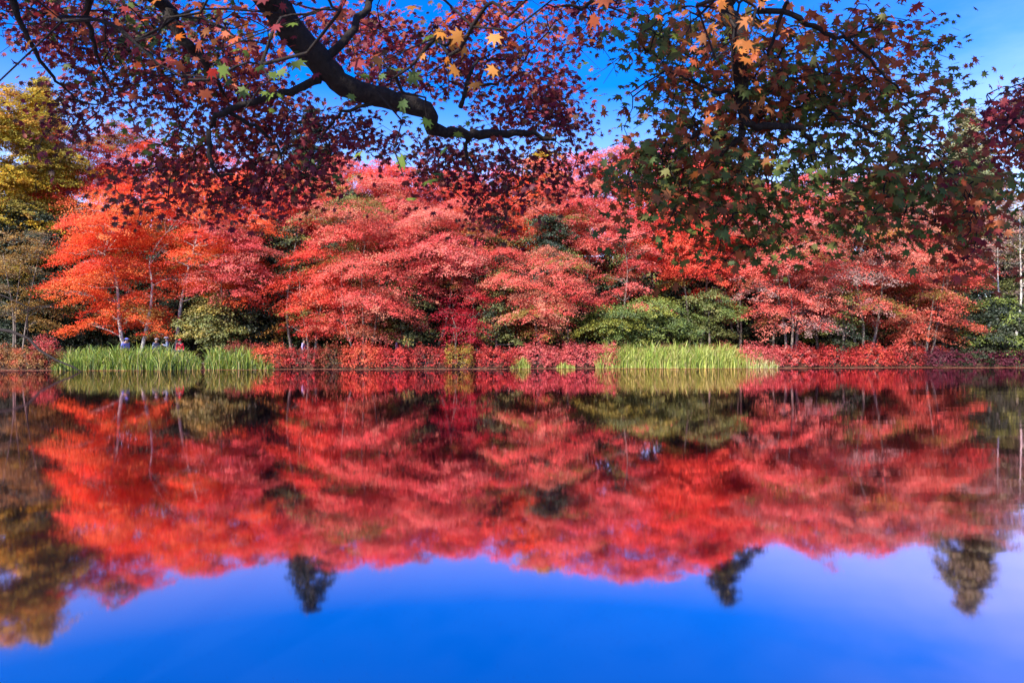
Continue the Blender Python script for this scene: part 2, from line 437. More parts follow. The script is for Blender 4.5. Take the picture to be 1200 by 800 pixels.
G_FRONT, G_BACK = 'red maples along the far bank', 'taller maples behind the front row'
front = [
    # label, base_px, Y, box(px0,px1,ptop,pbot), palette, npads, stems, kwargs
    ('orange red maple with pale twin trunks behind the left reed bed', 158, 46.0, (58, 232, 225, 398), ORANGE, 26, 2, dict(bark=M_BARK_PALE, rt=0.15)),
    ('orange red maple on a leaning pale trunk, right of the pale twin trunk maple', 206, 47.5, (140, 330, 195, 345), ORANGE, 22, 1, dict(bark=M_BARK_PALE, rt=0.16)),
    ('slim pinkish red maple with thin straight trunk above the olive green bush', 238, 46.5, (205, 318, 255, 352), PINK, 12, 1, dict(rt=0.09)),
    ('scarlet maple with low drooping boughs over the dark crimson hedge shrub', 365, 47.0, (315, 425, 290, 402), RED, 16, 2, {}),
    ('broad salmon pink maple with many grey bare twigs drooping to the coral hedge', 425, 46.5, (352, 500, 232, 404), SALMON, 30, 4, dict(dens=0.9, rt=0.08)),
    ('pink red maple with flat spreading tiers right of the salmon maple', 500, 48.5, (440, 585, 235, 352), PINK, 20, 2, {}),
    ('low dark crimson maple just above the yellowish hedge shrub', 540, 46.5, (500, 582, 348, 404), CRIMSON, 9, 3, dict(rt=0.06)),
    ('maple with pink and orange tiers and a low orange bough above the pink hedge', 640, 47.5, (560, 690, 290, 398), SALMON, 15, 1, dict(rt=0.12)),
    ('rosy maple with two flat tiers hanging over the yellow green yews', 735, 48.0, (692, 772, 240, 362), PINK, 12, 1, {}),
    ('deep red maple with boughs behind the dangling dark leaves above the long reed bed', 812, 49.0, (750, 880, 235, 345), RED, 17, 2, {}),
    ('coral pink maple with low lobed boughs over the right end of the long reed bed', 925, 47.5, (858, 992, 245, 386), PINK + SALMON[:2] + GREYPINK[:1], 24, 3, {}),
    ('pale salmon maple with thin horizontal tiers right of the coral pink maple', 1010, 49.0, (948, 1085, 215, 386), SALMON + GREYPINK[:2], 24, 3, dict(flat=0.16, dens=0.8)),
    ('rusty orange maple drooping to the hedge near the right edge', 1085, 48.5, (1035, 1148, 285, 416), RUST + SALMON[1:] + RED[3:], 22, 3, {}),
    ('pink maple with feathery crown above the rusty orange maple', 1110, 52.0, (1050, 1175, 225, 330), SALMON + GREYPINK, 18, 2, dict(dens=0.85)),
]
for lab, bp, Yd, box, pal, npd, st, kw in front:
    far_tree('maple_tree', lab, 'maple tree', bp, Yd, (box[0] - 6, box[1] + 6, box[2], box[3]), pal, int(npd * 1.3), st, group=G_FRONT, **kw)

mid = [
    ('red maple wedged between the leaning trunk maple and the salmon pink maple', 330, 53, (285, 400, 215, 296), RED + PINK[:2]),
    ('pink maple wedged between the salmon pink and the pink red maples', 455, 53, (405, 505, 210, 288), PINK),
    ('red orange maple behind the left side of the pink and orange tiers', 562, 53, (515, 612, 212, 298), RED + SALMON[:2]),
    ('coral maple behind the right side of the pink and orange tiers', 672, 53, (620, 725, 212, 300), PINK + SALMON[:2]),
    ('red maple rising directly behind the three yews', 775, 53.5, (720, 832, 215, 304), RED + PINK[:1]),
    ('coral maple left of the coral pink maple, behind the end of the yews', 868, 53, (815, 920, 222, 304), PINK + SALMON[:1]),
]
for lab, bp, Yd, box, pal in mid:
    far_tree('maple_tree', lab, 'maple tree', bp, Yd, box, pal, 26, 2, group='maples filling the middle rows', leaf=0.057)
back = [
    ('tall scarlet maple whose top rises beside the yellow tree at left', 130, 57, (62, 195, 142, 290), RED + ORANGE[:1]),
    ('tall red maple behind the leaning trunk maple', 222, 58, (165, 285, 172, 300), RED),
    ('tall red maple half hidden by the hanging dark limb at left', 300, 57, (245, 365, 190, 310), RED + PINK[:1]),
    ('tall salmon red maple behind the salmon pink maple', 378, 58, (325, 440, 196, 310), PINK + SALMON[:1]),
    ('tall bright pink red maple left of the middle of the bank', 455, 56, (400, 515, 190, 300), PINK + RED[:2]),
    ('tall maple with rounded red top behind the pink tiers', 530, 59, (478, 590, 200, 310), RED),
    ('tall orange and red maple in front of the small yellow treetop', 612, 57, (560, 668, 192, 315), SALMON + ORANGE[:2]),
    ('tall pink maple beside the small yellow treetop', 680, 59, (630, 728, 183, 310), PINK),
    ('tallest rosy maple beneath the gap of open sky', 745, 57, (695, 800, 166, 290), PINK + RED[:1]),
    ('tall red maple hidden behind the dark green hanging leaves', 822, 58, (770, 875, 182, 290), RED),
    ('tall coral maple behind the coral pink maple', 895, 59, (840, 950, 212, 310), PINK),
    ('tall pale pink maple seen through the gaps of hanging green leaves', 962, 57, (910, 1020, 200, 320), SALMON + PINK + GREYPINK[:1]),
    ('tall pale maple behind the thin tiered salmon maple', 1035, 60, (985, 1090, 205, 300), SALMON + GREYPINK),
    ('greyish pink half bare tree at the right edge', 1180, 54, (1140, 1225, 215, 350), GREYPINK),
]
for i, (lab, bp, Yd, box, pal) in enumerate(back):
    box = (box[0] - 8, box[1] + 8, box[2], box[3] + (0 if i == 13 else 25))
    far_tree('maple_tree', lab, 'maple tree', bp, Yd, box, pal, 20 if i == 13 else 38, 2, group=G_BACK, dens=0.55 if i == 13 else 1.0,
             bark=M_BARK_PALE if i == 13 else M_BARK, leaf=0.062)

# yellow and green trees
far_tree('yellow_tree', 'tall yellow and olive tree at the left edge of the far bank', 'tree', 30, 52, (-75, 100, 104, 330), YELLOW + OLIVE[3:], 52, 2, leaf=0.08)
far_tree('yellow_tree', 'low golden brown tree with bare grey twigs under the tall yellow tree', 'tree', 20, 47, (-35, 82, 270, 385), [(0.40, 0.24, 0.05), (0.34, 0.20, 0.06), (0.30, 0.22, 0.12)], 17, 3, dens=0.7, rt=0.07)
far_tree('yellow_tree', 'small yellow treetop peeping over the red crowns near the middle', 'tree', 635, 66, (608, 668, 172, 240), YELLOW, 10, 1, leaf=0.11)
G_UNDER = 'evergreens beneath the maples'
under = [
    ('dark evergreen beneath the golden brown tree at the left edge', 30, 51, (-40, 100, 235, 412), DARK, 40),
    ('dark evergreen left of the pale twin trunks', 100, 52, (50, 150, 240, 412), DARK, 36),
    ('dark evergreen just behind the pale twin trunks', 190, 54, (140, 240, 260, 412), DARK, 28),
    ('olive green bushy tree right of the leaning trunk', 250, 47.5, (200, 305, 340, 412), OLIVE, 20),
    ('dark evergreen with dead grey twigs right of the olive tree', 320, 50, (268, 372, 258, 412), DARK + OLIVE[:1], 34),
    ('dark evergreen behind the salmon pink maple', 415, 53, (355, 470, 225, 412), DARK + OLIVE[:1], 38),
    ('dark evergreen left of the low crimson maple', 490, 50, (440, 545, 255, 412), DARK + OLIVE[:1], 34),
    ('dark evergreen behind the low crimson maple', 565, 52, (520, 620, 240, 412), DARK + OLIVE[:1], 34),
    ('dark green evergreen behind the low orange bough', 640, 51, (595, 695, 248, 412), DARK + OLIVE[:1], 34),
    ('dark olive evergreen between the salmon maple and the low crimson maple', 470, 47.6, (438, 512, 318, 408), DARK + OLIVE, 22),
    ('dark olive evergreen between the low crimson maple and the low orange bough', 590, 47.4, (555, 622, 312, 408), DARK + OLIVE, 20),
    ('dark olive evergreen left of the flat layered yew', 660, 48.0, (636, 690, 300, 408), DARK + OLIVE, 18),
    ('dark olive evergreen between the scarlet and salmon maples', 345, 48.0, (326, 372, 250, 330), DARK + OLIVE, 14),
    ('dark olive evergreen between the two coral and salmon maples at right', 985, 47.6, (960, 1012, 330, 408), DARK + OLIVE[:2], 14),
    ('yellow green yew with flat layers left of the long reed bed', 715, 47.0, (665, 765, 354, 402), LIME, 12),
    ('bright yellow green yew in the middle of the three yews', 770, 48.0, (725, 820, 343, 400), LIME, 12),
    ('feathery green yew right of the other two yews', 830, 47.5, (785, 876, 338, 398), LIME[1:3] + OLIVE[:2], 12),
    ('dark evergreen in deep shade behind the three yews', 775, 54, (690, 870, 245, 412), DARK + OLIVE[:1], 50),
    ('dark evergreen behind the coral pink maple', 910, 55, (862, 965, 262, 412), DARK, 30),
    ('dark evergreen behind the thin tiered salmon maple', 1010, 54, (955, 1065, 245, 412), DARK + OLIVE[:1], 34),
    ('dark evergreen behind the rusty orange maple', 1095, 54, (1045, 1150, 260, 412), DARK + OLIVE[:1], 32),
    ('dark green and yellow speckled bush at the right edge of the bank', 1170, 49, (1118, 1222, 348, 428), DARK + LIME[:1], 22),
    ('grey green tree behind the bush at the right edge', 1190, 58, (1145, 1240, 280, 400), DARK + OLIVE, 18),
]
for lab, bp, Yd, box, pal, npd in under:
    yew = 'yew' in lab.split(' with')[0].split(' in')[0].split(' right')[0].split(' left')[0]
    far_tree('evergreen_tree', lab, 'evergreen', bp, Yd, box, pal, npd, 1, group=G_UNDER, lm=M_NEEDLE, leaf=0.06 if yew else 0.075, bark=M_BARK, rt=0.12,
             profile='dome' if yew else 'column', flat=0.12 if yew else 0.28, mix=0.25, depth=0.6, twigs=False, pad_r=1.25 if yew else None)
far_tree('yellow_bush', 'small yellow green bush glimpsed between dark trunks', 'bush', 950, 53.5, (942, 957, 378, 402), [(0.42, 0.42, 0.05)], 6, 1, lm=M_NEEDLE, pad_r=0.5, rt=0.03, twigs=False)

G_CON = 'conifers rising behind the maples'
for lab, bp, Yd, box, pal in [
    ('dark spruce standing behind the tall salmon red maple', 365, 72, (303, 427, 122, 330), DARK),
    ('dark spruce standing behind the dark green hanging leaves', 852, 72, (788, 914, 132, 330), DARK + OLIVE[:1]),
    ('pale green spruce seen at the right below the open sky', 1128, 66, (1062, 1204, 122, 330), [(0.24, 0.22, 0.10), (0.18, 0.19, 0.08), (0.30, 0.25, 0.13)]),
    ('dark yellowish conifer behind the tall yellow tree', 48, 66, (10, 88, 86, 300), YELLOW + OLIVE[1:2])]:
    far_tree('spruce_tree', lab, 'conifer', bp, Yd, box, pal, 95, 1, group=G_CON, profile='cone', lm=M_NEEDLE, leaf=0.11, pad_r=2.3, flat=0.18, rt=0.2, twigs=False)

# the wood behind, one dark mass between the trunks
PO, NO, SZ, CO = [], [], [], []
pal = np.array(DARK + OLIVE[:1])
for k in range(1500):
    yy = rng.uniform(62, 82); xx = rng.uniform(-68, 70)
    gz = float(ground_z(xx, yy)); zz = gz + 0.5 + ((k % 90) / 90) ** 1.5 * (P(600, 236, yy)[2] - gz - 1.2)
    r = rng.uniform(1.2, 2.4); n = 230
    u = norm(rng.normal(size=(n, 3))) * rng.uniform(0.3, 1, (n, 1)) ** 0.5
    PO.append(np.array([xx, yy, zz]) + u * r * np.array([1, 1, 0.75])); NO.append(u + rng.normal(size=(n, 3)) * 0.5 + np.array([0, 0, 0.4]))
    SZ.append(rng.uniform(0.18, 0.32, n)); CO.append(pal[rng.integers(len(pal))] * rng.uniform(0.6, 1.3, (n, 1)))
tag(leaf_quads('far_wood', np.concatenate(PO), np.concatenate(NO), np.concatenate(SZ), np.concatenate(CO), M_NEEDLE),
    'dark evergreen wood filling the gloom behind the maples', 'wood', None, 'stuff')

# slim bare trunks in the gloom behind the hedge
G_TR = 'thin dark trunks in the gloom behind the hedge'
tr_list = [(292, 52, 300), (455, 51, 310), (478, 52.5, 290), (560, 51, 300), (598, 52, 310), (672, 51, 320), (690, 53, 330), (866, 51, 330),
           (905, 51, 350), (935, 52, 345), (962, 51, 350), (990, 52, 340), (1028, 51, 350), (1060, 52, 350)]
near_of = ['beneath the scarlet boughs', 'left of the low crimson maple', 'nearest the low crimson maple on its left', 'behind the low crimson maple',
           'left of the low orange bough', 'right of the low orange bough', 'left of the yellow green yews', 'at the right end of the yews',
           'beneath the left boughs of the coral pink maple', 'just left of the small yellow bush', 'just right of the small yellow bush',
           'under the left side of the thin tiered salmon maple', 'under the middle of the thin tiered salmon maple', 'left of the rusty orange maple']
for (px, Yd, pt), w in zip(tr_list, near_of):
    b = P(px, 405, Yd); gz = float(ground_z(b[0], Yd))
    root = empty('bare_tree', (b[0], Yd, gz)); tag(root, 'slim dark bare trunk ' + w, 'tree', G_TR)
    top = P(px + rng.uniform(-8, 8), pt, Yd); mb = MB()
    pts = curve_pts((b[0], Yd, gz - 0.1), top, 0, 0.02, 7); mb.tube(pts, [0.12 * (1 - 0.7 * i / 6) for i in range(7)], 7)
    tk = mb.build('trunk', M_BARK, root)
    for k in range(6):
        mb = MB()
        p0 = np.array(pts[2 + k % 5]); e = p0 + np.array([rng.normal(0, 1.0), rng.normal(0, 0.6), rng.uniform(0.2, 1.0)])
        mb.tube(curve_pts(p0, e, 0.05, 0.06, 5), [0.03, 0.024, 0.018, 0.012, 0.006], 5, cap=False)
        mb.build('branch', M_BARK_PALE if px in (455, 478, 292) else M_BARK, root)

# ------------------------------------------------------------------ hedge shrubs along the water
def shrub(label, px0, px1, ptop, palette, off=0.62, pbot=430, dens=1.0, group='hedge shrubs along the far shore', leaf=0.055, name='hedge_shrub', cat='shrub'):
    pxm = (px0 + px1) / 2
    Yd = 44.0
    for _ in range(4): Yd = float(shore((pxm - HX) / F * Yd)) + off
    hw = (px1 - px0) / 2 / F * Yd * 1.12
    cx = (pxm - HX) / F * Yd
    gz = float(ground_z(cx, Yd))
    h = CAM_H + (HY - ptop) / F * Yd - gz
    root = empty(name, (cx, Yd, gz)); tag(root, label, cat, group)
    n = int(2300 * hw * h * dens)
    u = rng.normal(size=(n, 3)); u = norm(u); u[:, 2] = np.abs(u[:, 2]) * 1.0
    lob = 1 + 0.10 * np.sin(u[:, 0] * 7 + rng.uniform(0, 6)) + 0.08 * np.sin(u[:, 1] * 9 + u[:, 2] * 6 + rng.uniform(0, 6)) + 0.06 * np.sin(u[:, 0] * 17 + u[:, 2] * 13)
    rr_ = rng.uniform(0.70, 1.04, (n, 1)) * lob[:, None]
    sq = np.sign(u) * np.abs(u) ** 0.7
    p = np.array([cx, Yd, 0.10]) + sq * rr_ * np.array([hw, 0.95, (h + gz - 0.1) * 0.87])
    p[:, 2] += np.where(p[:, 2] > h * 0.6, 0.16 * np.sin(p[:, 0] * 5.1 + 2 * np.sin(p[:, 0] * 1.7)) * np.sin(p[:, 0] * 2.3 + p[:, 1] * 4) + np.abs(rng.normal(0, 0.07, n)), 0)
    p[:, 2] = np.maximum(p[:, 2], ground_z(p[:, 0], p[:, 1]) + 0.16 + rng.uniform(-0.08, 0.1, n))
    # leaves gather in upright sprigs
    pal = np.array(palette)
    cell = (np.floor(p[:, 0] * 2.6) * 7 + np.floor(p[:, 2] * 3.0) * 13 + np.floor(p[:, 1] * 3) * 5).astype(int)
    base = pal[np.abs(cell * 2654435761 % 97) % len(pal)]
    co = base * rng.uniform(0.7, 1.25, (n, 1)) * (0.8 + 0.4 * ((np.abs(cell) * 40503 % 31) / 31.0))[:, None]
    nn = u * 0.7 + rng.normal(size=(n, 3)) * 0.5 + np.array([0, 0, 0.35])
    leaf_quads('foliage', p, nn, rng.uniform(0.7, 1.3, n) * leaf, co, M_LEAF, root, aspect=0.5, axis=np.array([0, -0.2, 0.9]))
    mb = MB()
    for k in range(9):
        a = rng.uniform(0, 6.28); e = (cx + math.cos(a) * hw * 0.75, Yd + math.sin(a) * 0.6, gz + h * rng.uniform(0.5, 0.85))
        mb.tube(curve_pts((cx + math.cos(a) * 0.12, Yd + math.sin(a) * 0.1, gz - 0.08), e, 0.1, 0.05, 5), [0.022, 0.018, 0.014, 0.01, 0.006], 5, cap=False)
    mb.build('stem', M_BARK, root)
    return root

HR = [(0.55, 0.03, 0.05), (0.62, 0.06, 0.06), (0.42, 0.02, 0.04)]
HP = [(0.62, 0.10, 0.13), (0.66, 0.15, 0.16), (0.55, 0.07, 0.10)]
HC = [(0.66, 0.09, 0.06), (0.70, 0.14, 0.08), (0.55, 0.05, 0.05)]
HD = [(0.26, 0.03, 0.04), (0.34, 0.03, 0.045), (0.18, 0.03, 0.03)]
HB = [(0.20, 0.06, 0.03), (0.13, 0.08, 0.03), (0.28, 0.05, 0.03)]
HPU = [(0.13, 0.025, 0.04), (0.09, 0.02, 0.03), (0.17, 0.03, 0.05)]
HR, HP, HC, HD = [[(r_, g_ + 0.025, b_ * 0.85 + 0.01) for r_, g_, b_ in p] for p in (HR, HP, HC, HD)]
HY_ = [(0.36, 0.25, 0.04), (0.30, 0.20, 0.04), (0.45, 0.10, 0.05)]
HO = [(0.40, 0.20, 0.07), (0.34, 0.15, 0.06), (0.28, 0.17, 0.06), (0.45, 0.12, 0.06)]
for a in [
    ('orange brown shrub at the far left edge of the shore', -15, 22, 402, HO),
    ('golden brown shrub left of the left reed bed', 20, 52, 404, HO),
    ('small rosy shrub poking up at the left end of the left reed bed', 42, 62, 392, HP, 1.4),
    ('brown green low shrub touching the left end of the left reed bed', 48, 76, 408, HB + HO[:1]),
    ('deep red low shrub behind the short reed bed', 262, 306, 399, HD, 1.6),
    ('orange red shrub at the right end of the short reed bed', 300, 338, 402, HC),
    ('dark crimson shrub with a mauve clad person behind it', 334, 378, 405, HD + HR[:1]),
    ('dark brownish green shrub between crimson and coral shrubs', 374, 408, 402, HB),
    ('bright coral shrub under the drooping salmon maple', 404, 446, 400, HC),
    ('rich red shrub right of the bright coral shrub', 442, 482, 404, HR),
    ('wine red shrub left of the yellowish shrub', 478, 524, 404, HD + HR[:2]),
    ('yellowish olive shrub in the middle of the red hedge', 522, 556, 402, HY_),
    ('glowing red shrub right of the yellowish shrub', 552, 604, 405, HR + HD[:1]),
    ('pale pink shrub behind the small reed tuft', 600, 656, 401, HP),
    ('wide pink shrub just left of the long reed bed', 652, 722, 400, HP),
    ('dull pink shrub behind the left part of the long reed bed', 716, 768, 402, HPU + HP[:1], 1.5),
    ('dull purple shrub behind the middle of the long reed bed', 762, 818, 402, HPU + HD[:1], 1.5),
    ('mauve red shrub behind the right part of the long reed bed', 812, 866, 401, HD + HP[:1], 1.5),
    ('bright pink shrub rising over the right end of the long reed bed', 862, 912, 401, HP),
    ('pinkish red shrub with an orange bough dipping into it', 908, 956, 403, HP[:2] + HR),
    ('crimson shrub below the coral pink maple', 952, 1002, 404, HR),
    ('crimson shrub with bright coral tips below the pale salmon maple', 998, 1044, 402, HR + HC[:1]),
    ('red shrub fading into shade at the right of the hedge', 1040, 1082, 403, HR + HD),  # from here to the right, shade is put into darker leaf colours
    ('dark purple shrub under the rusty orange maple', 1078, 1122, 407, HPU),
    ('blackish green shrub at the foot of the speckled bush', 1118, 1162, 410, DARK + HPU),
    ('dark plum shrub at the far right edge of the shore', 1158, 1215, 408, HPU),
]:
    shrub(*a)

# ------------------------------------------------------------------ reeds
def reeds(label, px0, px1, ptop, n, palette, taper=(0.05, 0.05), depth=1.5, pale_end=False, name='reed_bed'):
    V, C = [], []
    pal = np.array(palette)
    pxs = rng.uniform(px0, px1, n)
    x = (pxs - HX) / F * 44.3
    ysh = shore(x)
    y = ysh + rng.uniform(-0.45, depth - 0.45, n)
    x = (pxs - HX) / F * y
    f = (pxs - px0) / (px1 - px0)
    env = np.clip(np.minimum(f / max(taper[0], 1e-3), (1 - f) / max(taper[1], 1e-3)), 0.0, 1) ** 0.7
    clump = 0.84 + 0.12 * np.sin(pxs * 0.35 + 1) * np.sin(pxs * 0.13) + 0.10 * np.sin(pxs * 0.62 + 2 * np.sin(pxs * 0.09))
    h = (CAM_H + (HY - ptop) / F * y) * (0.30 + 0.70 * env) * clump * rng.uniform(0.35, 1.0, n) ** 0.8 * 1.08
    a = rng.uniform(0, 2 * math.pi, n); lean = rng.uniform(0.02, 0.75, n) ** 1.3 * h
    z0 = np.maximum(ground_z(x, y), -0.15)
    w = rng.uniform(0.011, 0.022, n)
    wa = rng.uniform(0, math.pi, n)
    wx, wy = np.cos(wa) * w, np.sin(wa) * w
    segs = [(0, 0, 1.0), (0.5, 0.22, 1.0), (0.85, 0.68, 0.7), (1.0, 1.25, 0.1)]
    pts = []
    for t_, l_, ww in segs:
        zz = z0 + h * t_ * (1 - 0.12 * l_ * l_ * (lean / h))
        cx, cy = x + np.cos(a) * lean * l_, y + np.sin(a) * lean * l_
        pts += [np.stack([cx - wx * ww, cy - wy * ww, zz], 1), np.stack([cx + wx * ww, cy + wy * ww, zz], 1)]
    V = np.stack(pts, 1).reshape(-1, 3)
    fb = np.array([(0, 1, 3, 2), (2, 3, 5, 4), (4, 5, 7, 6)]).ravel()
    Lp = (fb[None] + (np.arange(n) * 8)[:, None]).ravel()
    me = raw_mesh(name, V, 4, Lp, n * 3)
    c = pal[rng.integers(len(pal), size=n)] * rng.uniform(0.7, 1.25, (n, 1))
    if pale_end:
        k = np.clip((f - 0.80) / 0.15, 0, 1)[:, None] * (rng.random((n, 1)) < 0.75)
        c = c * (1 - k) + np.array([0.55, 0.52, 0.25]) * k
    dry = rng.random((n, 1)) < 0.10
    c = np.where(dry, np.array([0.42, 0.33, 0.13]), c)
    cc = np.ones((n, 3, 4), np.float32); cc[..., :3] = np.clip(c, 0.003, 0.9)[:, None]
    me.attributes.new('Col', 'FLOAT_COLOR', 'FACE').data.foreach_set('color', cc.ravel())
    o = link_mesh(name, me, M_REED)
    tag(o, label, 'reeds', 'green reeds at the water edge', 'stuff')
GREENR = [(0.20, 0.31, 0.03), (0.30, 0.39, 0.04), (0.07, 0.13, 0.025), (0.40, 0.40, 0.06), (0.12, 0.20, 0.03)]
LIMER = [(0.36, 0.44, 0.06), (0.46, 0.48, 0.09), (0.22, 0.34, 0.04), (0.52, 0.50, 0.14)]
reeds('bright green reeds below the pale twin trunks at left', 60, 236, 406, 5200, GREENR, (0.16, 0.16))
reeds('short bed of green reeds below the olive bush', 240, 322, 407, 2200, GREENR, (0.06, 0.35))
reeds('small green reed tuft in front of the pale pink shrub', 599, 622, 411, 420, LIMER, (0.3, 0.3), 0.8)
reeds('tiny low reed tuft below the wide pink shrub', 652, 674, 420, 260, LIMER, (0.3, 0.3), 0.6)
reeds('long bed of yellow green reeds with bleached right end', 698, 912, 402, 7200, LIMER, (0.05, 0.30), pale_end=True)

# fallen leaves along the far water edge, also standing in for its pale sheen
n = 11000
x = rng.uniform(-36, 40, n); y = shore(x) - np.abs(rng.normal(0, 0.32, n)) - 0.02
p = np.stack([x, y, 0.006 + rng.uniform(0, 0.006, n)], 1)
nn = rng.normal(size=(n, 3)) * 0.06 + np.array([0, 0, 1])
pal = np.array([(0.42, 0.20, 0.13), (0.50, 0.12, 0.08), (0.45, 0.30, 0.18), (0.30, 0.16, 0.10)])
tag(leaf_quads('floating_leaves', p, nn, rng.uniform(0.035, 0.07, n), pal[rng.integers(4, size=n)], M_LEAF, aspect=0.8),
    'fallen leaves floating in a thin band, doubling as the pale sheen along the far shore', 'leaves', None, 'stuff')

# bare branch dipping into the pond at left
mb = MB()
Yb = 39.5
pb = [P(q[0], q[1], Yb + q[2]) for q in ((-14, 384, 2.0), (12, 388, 1.6), (33, 396, 1.2), (46, 410, 0.8), (66, 422, 0.3), (86, 430, 0.0), (97, 437, -0.3))]
mb.tube(pb, [0.10, 0.09, 0.08, 0.07, 0.06, 0.05, 0.03], 7)
mb.tube(curve_pts(pb[2], P(36, 360, Yb + 1.0), 0, 0.05, 5), [0.05, 0.04, 0.03, 0.02, 0.01], 5)
mb.tube(curve_pts(P(36, 362, Yb + 1.0), P(-6, 343, Yb + 1.4), 0, 0.04, 5), [0.02, 0.03, 0.035, 0.04, 0.045], 5)
mb.tube(curve_pts(P(36, 362, Yb + 1.0), P(72, 352, Yb + 1.2), 0, 0.06, 5), [0.03, 0.025, 0.02, 0.015, 0.008], 5)
tag(mb.build('bare_branch', M_BARK_DARK), 'long dark bare branch bending down into the pond at left', 'branch')

# ------------------------------------------------------------------ cottage glimpsed between trunks
cb = P(878, 405, 74); gz = float(ground_z(cb[0], 74))
cot = empty('cottage', (cb[0], 74, gz)); tag(cot, 'small grey cottage with white window glimpsed between the dark trunks', 'cottage')
M_WALL = noise_mat('grey_plaster', (0.40, 0.41, 0.43), (0.52, 0.53, 0.55), 2.0, bump=0.05)
M_ROOF = noise_mat('slate_roof', (0.06, 0.06, 0.07), (0.12, 0.12, 0.13), 4.0)
M_WHITE = noise_mat('white_paint', (0.74, 0.74, 0.74), (0.82, 0.82, 0.82), 3.0, bump=0.0, rough=0.5)
MB().box((cb[0], 74, gz + 1.6), (4.2, 4.0, 3.4)).build('wall', M_WALL, cot, False)
mb = MB()
mb.v += [Vector((cb[0] + sx_ * 2.5, 74 + sy_ * 2.4, gz + 3.22)) for sy_ in (-1, 1) for sx_ in (-1, 1)] + [Vector((cb[0] + sx_ * 2.5, 74, gz + 4.7)) for sx_ in (-1, 1)]
mb.f += [(0, 1, 5, 4), (2, 4, 5, 3), (0, 4, 2), (1, 3, 5), (0, 2, 3, 1)]
mb.build('roof', M_ROOF, cot, False)
wn = MB().box((cb[0] - 0.7, 71.97, gz + 1.7), (0.9, 0.10, 1.3)).build('window', M_WHITE, cot, False)

# ------------------------------------------------------------------ people on the path
def solid(name, c, rough=0.8):
    return noise_mat(name, tuple(q * 0.88 for q in c), c, 12.0, rough, 0.05)
M_SKIN = solid('skin', (0.52, 0.33, 0.24), 0.55)
M_TROUSER = solid('dark_trousers', (0.05, 0.055, 0.08))
M_HAIR = solid('dark_hair', (0.02, 0.016, 0.014), 0.5)

def skin_obj(name, joints, edges, radii, m_, parent, sub=2):
    me = bpy.data.meshes.new(name); me.from_pydata(joints, edges, []); me.update()
    o = link_mesh(name, me, m_, parent)
    o.location = (0, 0, 0)
    s = o.modifiers.new('skin', 'SKIN'); s.use_smooth_shade = True
    lay = me.skin_vertices[0].data if len(me.skin_vertices) else None
    if lay is None:
        bpy.context.view_layer.objects.active = o
        bpy.ops.mesh.customdata_skin_add(); lay = me.skin_vertices[0].data
    for i, r in enumerate(radii):
        lay[i].radius = r if hasattr(r, '__len__') else (r, r)
        lay[i].use_root = (i == 0)
    sb = o.modifiers.new('sub', 'SUBSURF'); sb.levels = sb.render_levels = sub
    return o

